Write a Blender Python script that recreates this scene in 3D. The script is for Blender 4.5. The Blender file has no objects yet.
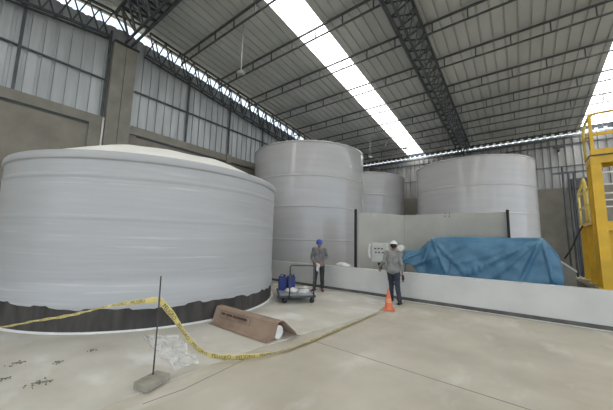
import bpy, bmesh, math, random
from mathutils import Vector, Matrix, noise
random.seed(7)
PI = math.pi
COL = bpy.context.scene.collection
SC = bpy.context.scene

# ------------------------------------------------------------------ materials
def mat(name, col, rough=.6, metal=0., var=.0, vscale=3., bump=0., bscale=20., col2=None, stretch=(1,1,1), spec=.5, lo=.35, hi=.65, detail=4, extra=None):
    m = bpy.data.materials.new(name); m.use_nodes = True
    nt = m.node_tree; N = nt.nodes; Lk = nt.links
    b = N['Principled BSDF']
    b.inputs['Roughness'].default_value = rough; b.inputs['Metallic'].default_value = metal
    b.inputs['Specular IOR Level'].default_value = spec
    b.inputs['Base Color'].default_value = (*col, 1)
    if var or bump or col2:
        tc = N.new('ShaderNodeTexCoord'); mp = N.new('ShaderNodeMapping'); mp.inputs['Scale'].default_value = stretch
        Lk.new(tc.outputs['Object'], mp.inputs['Vector'])
    if var or col2:
        n = N.new('ShaderNodeTexNoise'); n.inputs['Scale'].default_value = vscale; n.inputs['Detail'].default_value = detail
        Lk.new(mp.outputs['Vector'], n.inputs['Vector'])
        r = N.new('ShaderNodeValToRGB'); r.color_ramp.elements[0].position = lo; r.color_ramp.elements[1].position = hi
        c2 = col2 if col2 else tuple(min(1, c*(1+var)) for c in col)
        c1 = col if col2 else tuple(c*(1-var) for c in col)
        r.color_ramp.elements[0].color = (*c1, 1); r.color_ramp.elements[1].color = (*c2, 1)
        Lk.new(n.outputs['Fac'], r.inputs['Fac']); Lk.new(r.outputs['Color'], b.inputs['Base Color'])
        if extra: extra(nt, r, b, mp)
    if bump:
        n2 = N.new('ShaderNodeTexNoise'); n2.inputs['Scale'].default_value = bscale; n2.inputs['Detail'].default_value = 5
        Lk.new(mp.outputs['Vector'], n2.inputs['Vector'])
        bp = N.new('ShaderNodeBump'); bp.inputs['Strength'].default_value = min(1, bump); bp.inputs['Distance'].default_value = .02
        Lk.new(n2.outputs['Fac'], bp.inputs['Height']); Lk.new(bp.outputs['Normal'], b.inputs['Normal'])
    return m
def overlay(scale, col, lo, hi, stretch=(1,1,1), amt=1.):
    """extra blotches of another colour mixed over the base noise"""
    def f(nt, r, b, mp):
        N, Lk = nt.nodes, nt.links
        tc = N.new('ShaderNodeTexCoord'); m2 = N.new('ShaderNodeMapping'); m2.inputs['Scale'].default_value = stretch
        Lk.new(tc.outputs['Object'], m2.inputs['Vector'])
        n = N.new('ShaderNodeTexNoise'); n.inputs['Scale'].default_value = scale; n.inputs['Detail'].default_value = 6
        Lk.new(m2.outputs['Vector'], n.inputs['Vector'])
        mr = N.new('ShaderNodeMapRange'); mr.inputs['From Min'].default_value = lo; mr.inputs['From Max'].default_value = hi; mr.inputs['To Max'].default_value = amt
        Lk.new(n.outputs['Fac'], mr.inputs['Value'])
        mx = N.new('ShaderNodeMix'); mx.data_type = 'RGBA'; Lk.new(mr.outputs['Result'], mx.inputs['Factor'])
        Lk.new(r.outputs['Color'], mx.inputs['A']); mx.inputs['B'].default_value = (*col, 1)
        Lk.new(mx.outputs['Result'], b.inputs['Base Color'])
    return f
def emis(name, col, s):
    m = bpy.data.materials.new(name); m.use_nodes = True
    b = m.node_tree.nodes['Principled BSDF']; b.inputs['Base Color'].default_value = (.8,.8,.8,1)
    b.inputs['Emission Color'].default_value = (*col, 1); b.inputs['Emission Strength'].default_value = s
    return m
M = {}
M['floor'] = mat('warehouse_concrete', (.43,.395,.315), .55, col2=(.56,.52,.43), vscale=.9, detail=8, bump=.12, bscale=14,
                 extra=overlay(2.2, (.68,.66,.60), .55, .75, (1,.4,1), .75))
M['apron'] = mat('fresh_concrete', (.52,.49,.42), .5, col2=(.64,.615,.545), vscale=1.3, detail=8, bump=.1, bscale=12,
                 extra=overlay(1.7, (.80,.81,.79), .55, .72, (.6,1,1), .7))
M['joint'] = mat('joint_filler', (.26,.245,.21), .8)
M['conc'] = mat('aged_concrete', (.20,.185,.155), .85, col2=(.26,.245,.205), vscale=1.2, bump=.3, bscale=10, detail=7)
M['conc_lt'] = mat('column_concrete', (.19,.182,.155), .8, col2=(.25,.24,.205), vscale=1.6, bump=.2, bscale=9, detail=6)
M['part'] = mat('rendered_concrete', (.40,.395,.355), .7, col2=(.49,.48,.435), vscale=.9, bump=.15, bscale=9, detail=7)
M['white'] = mat('white_paint', (.56,.56,.545), .5, col2=(.64,.64,.62), vscale=1.1, bump=.1, bscale=6, detail=6)
M['white2'] = mat('white_edge_paint', (.85,.85,.84), .5, var=.05)
M['skirt'] = mat('dark_skirting', (.10,.095,.085), .7, var=.3, vscale=4)
M['tank'] = mat('tank_plastic', (.415,.42,.43), .33, col2=(.455,.46,.47), vscale=1.2, stretch=(.35,.35,6), bump=.22, bscale=2.2, detail=6, extra=overlay(1.6, (.62,.62,.62), .60, .72, (.35,.35,9), .55))
M['tank2'] = mat('tank_plastic_glossy', (.465,.46,.465), .17, col2=(.495,.49,.495), vscale=1.2, stretch=(.5,.5,4), bump=.1, bscale=2.0, detail=6)
M['dome'] = mat('cream_cover', (.80,.785,.72), .6, col2=(.88,.87,.82), vscale=1.2, bump=.2, bscale=3)
M['bitumen'] = mat('black_membrane', (.035,.032,.03), .75, col2=(.075,.068,.062), vscale=3, stretch=(2,2,.5), bump=.4, bscale=9, detail=6)
M['roof'] = mat('roof_sheet', (.44,.455,.445), .5, .1, col2=(.55,.565,.555), vscale=.8, stretch=(1,.3,1), detail=5)
M['steel'] = mat('dark_steel', (.075,.085,.095), .5, .3, var=.25, vscale=3)
M['joist'] = mat('joist_steel', (.09,.095,.095), .5, .3, var=.2, vscale=3)
M['galv'] = mat('galvanised_cladding', (.34,.36,.37), .42, .35, col2=(.46,.485,.50), vscale=1.0, stretch=(1,2.5,.35), detail=5, bump=.1, bscale=3)
M['galv_b'] = mat('grey_cladding', (.30,.30,.29), .45, .3, col2=(.44,.44,.43), vscale=1.4, stretch=(2.5,1,.35), detail=5)
M['yellow'] = mat('yellow_paint', (.66,.40,.018), .42, var=.12, vscale=2.5, bump=.05)
M['yellow_pale'] = mat('pale_yellow_paint', (.72,.56,.14), .45, var=.1, vscale=3)
M['tarp'] = mat('blue_tarpaulin', (.05,.15,.255), .38, col2=(.10,.24,.365), vscale=1.8, bump=1, bscale=4, detail=5)
M['card'] = mat('cardboard', (.25,.175,.125), .85, col2=(.34,.25,.185), vscale=2.5, bump=.1, detail=6)
M['card_in'] = mat('cardboard_inside', (.12,.085,.065), .9, var=.15)
M['print'] = mat('carton_print', (.075,.04,.03), .8)
M['roll'] = mat('white_roll', (.8,.79,.76), .6, var=.05)
M['blue'] = mat('blue_plastic', (.018,.035,.19), .4, var=.15)
M['navy_cap'] = mat('dark_cap', (.02,.02,.06), .5)
M['wplast'] = mat('white_plastic', (.75,.76,.74), .5, var=.08)
M['sack'] = mat('white_sack', (.72,.71,.68), .75, var=.1, vscale=8, bump=.6, bscale=18)
M['black'] = mat('black_rubber', (.02,.02,.02), .7)
M['orange'] = mat('orange_cone_plastic', (.72,.17,.07), .5, var=.08)
M['cwhite'] = mat('cone_band', (.74,.30,.17), .4)
M['tape'] = mat('yellow_tape', (.74,.62,.24), .45, var=.08, vscale=6)
M['ink'] = mat('tape_ink', (.05,.045,.03), .6)
M['stone'] = mat('concrete_block', (.27,.25,.205), .85, col2=(.37,.345,.29), vscale=7, bump=.5, bscale=30)
M['rust'] = mat('rebar_steel', (.10,.085,.075), .7, .4, var=.3, vscale=10)
M['dirt'] = mat('dirt_crumbs', (.22,.20,.165), .95, var=.4, vscale=20)
M['skin'] = mat('skin', (.30,.155,.095), .55, var=.06)
M['shirt'] = mat('grey_shirt', (.20,.20,.195), .85, col2=(.28,.28,.27), vscale=6, bump=.5, bscale=18)
M['shirt2'] = mat('dark_grey_shirt', (.15,.15,.148), .85, col2=(.22,.22,.215), vscale=6, bump=.5, bscale=18)
M['trou'] = mat('dark_trousers', (.022,.024,.025), .9, col2=(.045,.046,.046), vscale=6, bump=.4, bscale=18)
M['jean'] = mat('navy_trousers', (.02,.026,.04), .85, col2=(.04,.05,.072), vscale=6, bump=.4, bscale=18)
M['hatb'] = mat('blue_helmet', (.03,.07,.42), .3)
M['hatw'] = mat('white_helmet', (.82,.82,.8), .3)
M['hair'] = mat('black_hair', (.015,.012,.01), .7)
M['eye'] = mat('eye_dark', (.03,.02,.015), .3)
M['lip'] = mat('lip', (.22,.09,.07), .5)
M['panel'] = mat('control_panel_paint', (.56,.57,.53), .45, var=.05)
M['dgrey'] = mat('dark_grey_plastic', (.07,.07,.07), .5)
M['ground'] = mat('outside_ground', (.38,.33,.24), .9, var=.15, vscale=.3)
M['lamp'] = mat('lamp_enamel', (.6,.6,.58), .4)
M['sky'] = emis('translucent_roof_sheet', (1,.99,.97), 4.2)
# clear crumpled film
pf = bpy.data.materials.new('clear_film'); pf.use_nodes = True
nt = pf.node_tree; b = nt.nodes['Principled BSDF']; b.inputs['Base Color'].default_value = (.95,.96,.95,1); b.inputs['Roughness'].default_value = .15
tr = nt.nodes.new('ShaderNodeBsdfTransparent'); mx = nt.nodes.new('ShaderNodeMixShader'); mx.inputs[0].default_value = .40
nt.links.new(tr.outputs[0], mx.inputs[1]); nt.links.new(b.outputs[0], mx.inputs[2]); nt.links.new(mx.outputs[0], nt.nodes['Material Output'].inputs['Surface'])
M['film'] = pf

# ------------------------------------------------------------------ mesh helpers
def link(name, me, m=None, parent=None, loc=None):
    o = bpy.data.objects.new(name, me); COL.objects.link(o)
    if me is not None and m is not None:
        for q in (m if isinstance(m, (list, tuple)) else [m]): me.materials.append(M[q])
    if parent is not None: o.parent = parent
    if loc is not None: o.location = loc
    return o
class MB:
    def __init__(s): s.v = []; s.f = []; s.mi = []; s.sm = []
    def add(s, vs, fs, mi=0, smooth=False):
        n = len(s.v); s.v += [tuple(v) for v in vs]
        for f in fs: s.f.append(tuple(i+n for i in f)); s.mi.append(mi); s.sm.append(smooth)
        return s
    def box(s, x0, x1, y0, y1, z0, z1, mi=0, T=None):
        vs = [Vector((x, y, z)) for z in (z0, z1) for y in (y0, y1) for x in (x0, x1)]
        if T: vs = [T @ v for v in vs]
        return s.add(vs, [(0,2,3,1),(4,5,7,6),(0,1,5,4),(2,6,7,3),(0,4,6,2),(1,3,7,5)], mi)
    def bar(s, a, b, w, h=None, mi=0, up=(0,0,1)):
        a = Vector(a); b = Vector(b); h = h or w
        d = (b-a).normalized(); u = Vector(up)
        if abs(d.dot(u)) > .98: u = Vector((0,1,0))
        x = d.cross(u).normalized(); y = x.cross(d)
        vs = [p + x*sx*w/2 + y*sy*h/2 for p in (a, b) for sx, sy in ((-1,-1),(1,-1),(1,1),(-1,1))]
        return s.add(vs, [(0,3,2,1),(4,5,6,7),(0,1,5,4),(1,2,6,5),(2,3,7,6),(3,0,4,7)], mi)
    def tube(s, pts, r, n=10, mi=0, closed=False):
        pts = [Vector(p) for p in pts]; rr = r if isinstance(r, (list, tuple)) else [r]*len(pts)
        vs = []; prev = None
        for i, p in enumerate(pts):
            d = (pts[min(i+1, len(pts)-1)] - pts[max(i-1, 0)]).normalized()
            if prev is None:
                u = Vector((0,0,1)) if abs(d.z) < .9 else Vector((0,1,0)); x = d.cross(u).normalized()
            else: x = (prev - d*prev.dot(d)).normalized()
            prev = x; y = d.cross(x)
            for k in range(n):
                a = 2*PI*k/n; vs.append(p + (x*math.cos(a) + y*math.sin(a))*rr[i])
        fs = [(i*n+k, i*n+(k+1) % n, (i+1)*n+(k+1) % n, (i+1)*n+k) for i in range(len(pts)-1) for k in range(n)]
        s.add(vs, fs, mi, True)
        m = len(s.v) - len(vs)
        s.f.append(tuple(m+k for k in reversed(range(n)))); s.mi.append(mi); s.sm.append(False)
        s.f.append(tuple(m+(len(pts)-1)*n+k for k in range(n))); s.mi.append(mi); s.sm.append(False)
        return s
    def lathe(s, prof, c=(0,0), n=64, mi=0, smooth=True, a0=0, fn=None):
        vs = []
        for r, z in prof:
            for k in range(n):
                a = a0 + 2*PI*k/n
                q = (c[0]+r*math.cos(a), c[1]+r*math.sin(a), z)
                vs.append(fn(q, a, r, z) if fn else q)
        fs = [(i*n+k, i*n+(k+1) % n, (i+1)*n+(k+1) % n, (i+1)*n+k) for i in range(len(prof)-1) for k in range(n)]
        return s.add(vs, fs, mi, smooth)
    def grid(s, nu, nv, fn, mi=0, smooth=True):
        vs = [fn(i/(nu-1), j/(nv-1)) for i in range(nu) for j in range(nv)]
        fs = [(i*nv+j, (i+1)*nv+j, (i+1)*nv+j+1, i*nv+j+1) for i in range(nu-1) for j in range(nv-1)]
        return s.add(vs, fs, mi, smooth)
    def ball(s, c, r, n=16, m=10, mi=0, T=None):
        c = Vector(c); r = r if isinstance(r, (tuple, list)) else (r, r, r)
        vs = []
        for i in range(m+1):
            t = PI*i/m
            for k in range(n):
                a = 2*PI*k/n; v = Vector((r[0]*math.sin(t)*math.cos(a), r[1]*math.sin(t)*math.sin(a), r[2]*math.cos(t)))
                vs.append(c + (T @ v if T else v))
        return s.add(vs, [(i*n+k, (i+1)*n+k, (i+1)*n+(k+1) % n, i*n+(k+1) % n) for i in range(m) for k in range(n)], mi, True)
    def cap(s, a, b, ra, rb, n=12):
        """closed tapered capsule"""
        a = Vector(a); b = Vector(b); d = b-a; L = d.length; d.normalize()
        u = Vector((0,0,1)) if abs(d.z) < .9 else Vector((0,1,0)); x = d.cross(u).normalized(); y = d.cross(x)
        rings = [(-ra*math.cos(t), ra*math.sin(t)) for t in (.02, .5, 1.0, 1.5)] + [(L+rb*math.sin(t), rb*math.cos(t)) for t in (.05, .55, 1.05, 1.55)]
        vs = [a + d*h + (x*math.cos(2*PI*k/n) + y*math.sin(2*PI*k/n))*max(r, .0005) for h, r in rings for k in range(n)]
        fs = [(i*n+k, i*n+(k+1) % n, (i+1)*n+(k+1) % n, (i+1)*n+k) for i in range(len(rings)-1) for k in range(n)]
        fs += [tuple(reversed(range(n))), tuple((len(rings)-1)*n+k for k in range(n))]
        return s.add(vs, fs, 0, True)
    def mesh(s, name='m', merge=False):
        me = bpy.data.meshes.new(name); me.from_pydata(s.v, [], s.f); me.update()
        me.polygons.foreach_set('material_index', s.mi); me.polygons.foreach_set('use_smooth', s.sm)
        bm = bmesh.new(); bm.from_mesh(me)
        if merge: bmesh.ops.remove_doubles(bm, verts=bm.verts, dist=1e-4)
        bmesh.ops.recalc_face_normals(bm, faces=bm.faces); bm.to_mesh(me); bm.free()
        return me
    def obj(s, name, m, parent=None, loc=None, merge=False, bevel=0):
        o = link(name, s.mesh(name, merge), m, parent, loc)
        if bevel:
            bv = o.modifiers.new('bevel', 'BEVEL'); bv.width = bevel; bv.segments = 2; bv.limit_method = 'ANGLE'
        return o
def tag(o, label, cat, group=None, kind=None):
    o['label'] = label; o['category'] = cat
    if group: o['group'] = group
    if kind: o['kind'] = kind
    return o
def thing(name, label, cat, loc=(0,0,0), rz=0, group=None):
    o = link(name, None); o.location = loc; o.rotation_euler = (0, 0, rz)
    return tag(o, label, cat, group)
def struct(o, label=None):
    o['kind'] = 'structure'
    if label: o['label'] = label
    return o
def dup_tree(o, parent=None):
    c = o.copy(); COL.objects.link(c)
    if parent is not None: c.parent = parent
    for ch in [q for q in bpy.data.objects if q.parent == o]: dup_tree(ch, c)
    return c

# ------------------------------------------------------------------ dimensions (metres): X across the hall, Y towards the back wall
WX, BY, RY = -13.0, 23.6, 3.8            # left wall, back wall, ridge
XR, FY = 17.0, -16.0                     # right end of the roof, open front
def rz(y): return 1.7 + 9.555 - .095*(RY + abs(y-RY))   # roof underside height
ORD = ['first','second','third','fourth','fifth','sixth','seventh','eighth','ninth','tenth']

# ------------------------------------------------------------------ setting
o = MB().box(WX, XR, FY, BY, -.3, 0).obj('floor', 'floor'); struct(o, 'bare concrete hall floor')
o = MB().box(-90, 90, -90, 110, -.6, -.31).obj('ground', 'ground'); struct(o, 'ground outside the hall')
# lighter apron slab around the tanks
ap = [(-12.95,8.35),(-12.95,-.9),(-3.55,-.9),(-3.35,.9),(-3.38,1.6),(-3.40,2.3),(-3.33,3.3),(-3.15,4.45),(-2.95,5.6),(-2.75,7.0),(-2.75,8.35)]
n = len(ap)
MBa = MB().add([(x,y,.001) for x,y in ap]+[(x,y,.009) for x,y in ap], [tuple(range(n-1,-1,-1)), tuple(range(n,2*n))]+[(i,(i+1)%n,n+(i+1)%n,n+i) for i in range(n)])
struct(MBa.obj('floor', 'apron'), 'lighter fresh concrete apron around the round tanks')
# expansion joints
def joint(pts, w=.009, z=.0015, nm='trim_1'):
    m = MB()
    for a, b in zip(pts, pts[1:]): m.bar((a[0],a[1],z), (b[0],b[1],z), w, .003)
    struct(m.obj(nm, 'joint'), 'thin dark joint line in the concrete floor')
joint([(-2.85,4.05),(8,3.6)]); joint([(-3.15,1.45),(-3.10,1.87),(-3.17,2.65),(-3.2,3.0)], .012, nm='trim_2')

# roof: trapezoid sheet with down-standing ribs every 0.4 m, translucent strips between
def sheet(x0, x1, ya, yb, zoff, m, nm, th=.0, pitch=.4):
    prof = []
    k0 = math.ceil(x0/pitch-1e-6)
    x = x0; prof.append((x0, 0))
    k = k0
    while k*pitch < x1 - .03:
        c = k*pitch
        if c > x0 + .03:
            prof += [(c-.036, 0), (c-.026, .055), (c+.026, .055), (c+.036, 0)]
        k += 1
    prof.append((x1, 0))
    npts = len(prof)
    vs = [(px, y, rz(y)+pz+zoff) for y in (ya, yb) for px, pz in prof] + [(px, y, rz(y)+pz+zoff+.012) for y in (ya, yb) for px, pz in prof]
    fs = [(i, i+1, npts+i+1, npts+i) for i in range(npts-1)] + [(2*npts+i, 2*npts+i+1, 3*npts+i+1, 3*npts+i) for i in range(npts-1)]
    fs += [(0, 2*npts, 3*npts, npts), (npts-1, 3*npts-1, 4*npts-1, 2*npts-1)]
    return MB().add(vs, fs).obj(nm, m)
lights = [(-7.2,-5.92),(3.42,4.9),(10.6,12.1)]
xs = [WX-.32] + [q for l in lights for q in l] + [XR]
wi = 1
for (ya, yb) in ((RY, BY+.7), (FY-.7, RY)):
    for i in range(0, len(xs)-1):
        if i % 2 == 0: struct(sheet(xs[i], xs[i+1], ya, yb, .06, 'roof', 'ceiling'), 'grey ribbed metal roof sheets')
        else:
            struct(sheet(xs[i], xs[i+1], ya, yb if ya < RY else BY-.2, .065, 'sky', f'window_{wi}'), 'bright translucent roof strip'); wi += 1

# left wall: concrete below, ring beam, cladding above with ribs, posts and girts
ZL = 6.36
m = MB().box(WX-.25, WX, FY, BY, -.3, 6.0)
struct(m.obj('wall_left', 'conc'), 'brownish grey concrete lower part of the left wall')
m = MB()
for ya, yb in ((FY, 3.44), (4.46, BY)): m.box(WX-.25, WX+.10, ya, yb, 6.0, ZL)
struct(m.obj('trim_4', 'conc_lt'), 'concrete ring beam along the left wall')
m = MB()
for ya, yb in ((FY, 3.0), (4.7, BY)): m.box(WX, WX+.035, ya, yb, 5.93, 5.995)
struct(m.obj('trim_5', 'steel'), 'dark strip standing in for the shadowed recess under the ring beam')  # shadow line below the beam put in as a dark strip
struct(MB().box(WX, WX+.12, 3.0, 3.42, 0, 5.998).obj('trim_6', 'conc_lt'), 'flat concrete pilaster beside the column')
def ctop(y): return rz(y) - .47
def clad(ya, yb, nm):
    prof = []; p = .36; k = math.ceil(ya/p)
    prof.append((ya, 0))
    while k*p < yb-.04:
        c = k*p
        if c > ya+.04: prof += [(c-.055,0),(c-.045,-.06),(c+.045,-.06),(c+.055,0)]
        k += 1
    prof.append((yb, 0)); n = len(prof)
    vs = [(WX-.05+px, y, ZL) for y, px in prof] + [(WX-.05+px, y, ctop(y)) for y, px in prof]
    vs += [(WX-.075+px, y, ZL) for y, px in prof] + [(WX-.07+px, y, ctop(y)) for y, px in prof]
    fs = [(i,i+1,n+i+1,n+i) for i in range(n-1)] + [(2*n+i,2*n+i+1,3*n+i+1,3*n+i) for i in range(n-1)] + [(n+i,n+i+1,3*n+i+1,3*n+i) for i in range(n-1)]
    return MB().add(vs, fs).obj(nm, 'galv')
struct(clad(FY, BY, 'wall_left'), 'grey blue ribbed metal cladding of the left wall')
m = MB()
for ya, yb in ((FY, 3.42), (4.44, BY)): m.box(WX+.0, WX+.06, ya, yb, 7.905, 7.96)
struct(m.obj('trim_7', 'steel'), 'dark steel girt across the left wall cladding')
t = 8
for y in (-4.45,-1.85,.92,3.38,6.9,9.45,12.05,14.65,17.25,19.85,22.4):
    hw = .04 if y < 4 else .03
    struct(MB().box(WX+.0, WX+.07, y-hw, y+hw, ZL, rz(y)-.75).obj(f'trim_{t}', 'steel'), 'dark steel post on the left wall cladding'); t += 1
# small concrete stub on the beam below a post
struct(MB().box(WX+.1, WX+.16, 9.3, 9.62, 5.9, ZL+.05).obj(f'trim_{t}', 'conc_lt'), 'pale concrete stub under a wall post'); t += 1

# ridge column
c = thing('concrete_column', 'tall rectangular concrete column with a centre groove on the left wall', 'column', (WX+.3, 3.90, 0))
MB().box(-.295,-.02,-.43,-.01,0,9.58).box(-.295,-.02,.01,.43,0,9.58).box(-.295,-.045,-.011,.011,0,9.58).obj('shaft', 'conc_lt', c, bevel=.01)
MB().box(-.29,.1,-.46,.46,9.58,9.62).obj('cap_plate', 'steel', c)
p = thing('downpipe', 'thin white pipe running down the left wall beside the concrete column', 'pipe', (WX+.17, 3.42, 0))
MB().tube([(0,0,.02),(0,0,6.3)], .035, 10).obj('pipe_run', 'wplast', p)
MB().box(-.05,.05,-.045,.045,3.0,3.04).obj('bracket', 'galv', p)

# back wall
struct(MB().box(WX-.25, XR, BY, BY+.25, -.3, 5.35).obj('wall_back', 'conc'), 'grey brown concrete lower part of the back wall')
def cladx(x0, x1, z0, z1, y, nm, mt):
    prof = [(x0,0)]; p = .37; k = math.ceil(x0/p)
    while k*p < x1-.04:
        c = k*p
        if c > x0+.04: prof += [(c-.07,0),(c-.055,.12),(c+.055,.12),(c+.07,0)]
        k += 1
    prof.append((x1,0)); n = len(prof)
    vs = [(x, y+d, z0) for x, d in prof]+[(x, y+d, z1) for x, d in prof]+[(x, y+.02+d, z0) for x, d in prof]+[(x, y+.02+d, z1) for x, d in prof]
    fs = [(i,i+1,n+i+1,n+i) for i in range(n-1)] + [(2*n+i,2*n+i+1,3*n+i+1,3*n+i) for i in range(n-1)] + [(n+i,n+i+1,3*n+i+1,3*n+i) for i in range(n-1)]
    return MB().add(vs, fs).obj(nm, mt)
struct(cladx(WX, XR, 5.35, 8.78, BY+.05, 'wall_back', 'galv_b'), 'grey ribbed metal cladding of the back wall')
m = MB().box(WX, XR, BY-.08, BY-.01, 8.1, 8.17).box(WX, XR, BY-.08, BY-.01, 6.7, 6.75)
struct(m.obj(f'trim_{t}', 'steel'), 'dark steel girts across the back wall'); t += 1
m = MB().box(WX, XR, BY-.35, BY-.28, 8.42, 8.54)
struct(m.obj(f'trim_{t}', 'joist'), 'dark eave beam in front of the back wall'); t += 1
# toothed eave flashing: daylight shows as beads between its teeth
m = MB()
x = WX
while x < XR: m.box(x, x+.24, BY+.06, BY+.09, 8.86, 8.97); x += .4
m.box(WX, XR, BY+.06, BY+.09, 8.97, 9.18)
struct(m.obj(f'trim_{t}', 'steel'), 'toothed eave flashing with daylight between its teeth'); t += 1

# ------------------------------------------------------------------ roof steel
def joist(x0, x1, y, label, group):
    L = x1-x0; zt = rz(y)-.03; zb = zt-.47
    j = thing('roof_joist', label, 'joist', (x0, y, zb-.02), 0, group)
    MB().box(0, L, -.04, .04, .44, .50).obj('top_chord', 'joist', j)
    MB().box(.05, L-.05, -.035, .035, 0, .045).obj('bottom_chord', 'joist', j)
    n = max(2, round(L/1.15)); sm = None
    for k in range(n):
        q = .3 + (L-.6)*k/(n-1)
        if sm is None: s_ = MB().box(-.02, .02, -.024, .024, .04, .45).obj('strut', 'joist', j, (q,0,0)); sm = s_.data
        else: link('strut', sm, None, j, (q,0,0))
    return j
TX = (-3.03, 6.9)
ys = [6.3, 8.48, 10.65, 12.85, 15.1, 17.3, 19.45, 21.6]
for i, y in enumerate(ys):
    o_ = ORD[len(ys)-1-i]
    joist(WX+.12, TX[0]-.36, y, f'dark open steel roof joist left of the central truss, {o_} from the back wall', 'steel joists left of the central truss')
    joist(TX[0]+.5, TX[1]-.45, y, f'dark open steel roof joist right of the central truss, {o_} from the back wall', 'steel joists right of the central truss')
for i, y in enumerate((1.3, -.9)):
    joist(WX+.12, TX[0]-.36, y, f'dark open steel roof joist on the near side of the ridge, {ORD[i]} from it', 'steel joists on the near side')

def lattice(name, label, faces, chords, parent_loc, group=None, n=40, lw=.045):
    """chords: list of (pts, size); faces: list of (A(t), B(t)) pairs laced with zigzag bars"""
    T = thing(name, label, 'truss', parent_loc, 0, group); off = Vector(parent_loc)
    for nm, pts, sz in chords:
        m = MB()
        for a, b in zip(pts, pts[1:]): m.bar(Vector(a)-off, Vector(b)-off, sz)
        m.obj(nm, 'steel', T)
    for A, B in faces:
        for k in range(n):
            a = A(k/n); b = B((k+.5)/n); c_ = A((k+1)/n)
            m = MB().bar(Vector(a)-off, Vector(b)-off, lw)
            m.bar(Vector(b)-off, Vector(c_)-off, lw)
            m.obj('lacing_bar', 'steel', T)
    return T
def ymap(t, ya, yb): return ya + (yb-ya)*t
def roof_truss(x, label):
    ya, yb = RY+.95, BY-.3; w = .45; dp = .95
    f = lambda dx, dz: (lambda t: (x+dx, ymap(t, ya, yb), rz(ymap(t, ya, yb))-dz))
    tl, tr_, bt = f(-w, .09), f(w, .09), f(0, dp)
    bl, br = f(-.12, dp), f(.12, dp)
    return lattice('roof_truss', label, [(tl, bl), (tr_, br), (tl, tr_)],
        [('top_chord', [tl(0), tl(1)], .09), ('top_chord', [tr_(0), tr_(1)], .09), ('bottom_chord', [bl(0), bl(1)], .07), ('bottom_chord', [br(0), br(1)], .07)], (x, RY, 10), None, 27)
roof_truss(TX[0], 'deep dark steel lattice truss running down the roof centre to the back wall')
roof_truss(TX[1], 'dark steel lattice truss at the right, beyond the yellow tower')
# truss on the left wall, both slopes
def zbot(y): return 9.67 - .125*(y-4.6) if y >= RY else 9.77-.15*(RY-y)
xe = WX+.32
def wall_truss(ya, yb, label, n):
    T1 = lambda t: (xe, ymap(t,ya,yb), rz(ymap(t,ya,yb))-.08); B1 = lambda t: (xe, ymap(t,ya,yb), zbot(ymap(t,ya,yb)))
    T2 = lambda t: (xe-.25, ymap(t,ya,yb), rz(ymap(t,ya,yb))-.08); B2 = lambda t: (xe-.25, ymap(t,ya,yb), zbot(ymap(t,ya,yb)))
    tr = lattice('wall_truss', label, [(T1,B1),(B2,T2)], [('top_chord',[T1(0),T1(1)],.08),('top_chord',[T2(0),T2(1)],.06),('bottom_chord',[B1(0),B1(1)],.08),('bottom_chord',[B2(0),B2(1)],.06)], (xe, ya, 9.5), None, n)
    return tr
wall_truss(4.7, BY-.3, 'dark steel lattice truss along the left wall from column to back wall', 26)
wall_truss(-9., 3.3, 'dark steel lattice truss along the left wall on the near side of the column', 15)
# ridge girder across the hall
g = lambda dy, dz: (lambda t: (ymap(t, WX+.3, 9.), RY+.15+dy, rz(RY+abs(dy)+.1)-dz))
lattice('ridge_girder', 'heavy dark steel lattice girder under the ridge springing from the concrete column', [(g(-.6,.12), g(-.12,1.15)), (g(.6,.12), g(.12,1.15)), (g(-.6,.12), g(.6,.12))],
   [('top_chord',[g(-.6,.12)(0),g(-.6,.12)(1)],.1),('top_chord',[g(.6,.12)(0),g(.6,.12)(1)],.1),('bottom_chord',[g(-.12,1.15)(0),g(-.12,1.15)(1)],.08),('bottom_chord',[g(.12,1.15)(0),g(.12,1.15)(1)],.08)], (WX+.3, RY, 10), None, 33, .07)
# pendant lamps
def pendant(x, y, drop, label):
    L = thing('pendant_lamp', label, 'lamp', (x, y, rz(y)-drop), 0, None)
    MB().tube([(0,0,.06),(0,0,drop-.0)], .02, 6).obj('rod', 'lamp', L)
    MB().lathe([(.02,.08),(.05,.07),(.17,.0),(.18,-.02),(.0,-.015)], n=20).obj('lamp_shade', 'lamp', L)
pendant(-8.85, 6.85, 2.05, 'pale pendant lamp on a long rod, nearest the left wall cladding')
pendant(-8.3, 18.3, 1.75, 'small pendant lamp hanging above the small tank behind')
pendant(-6.2, 19.6, 1.0, 'small pendant lamp below the far end of the bright roof strip')

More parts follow.
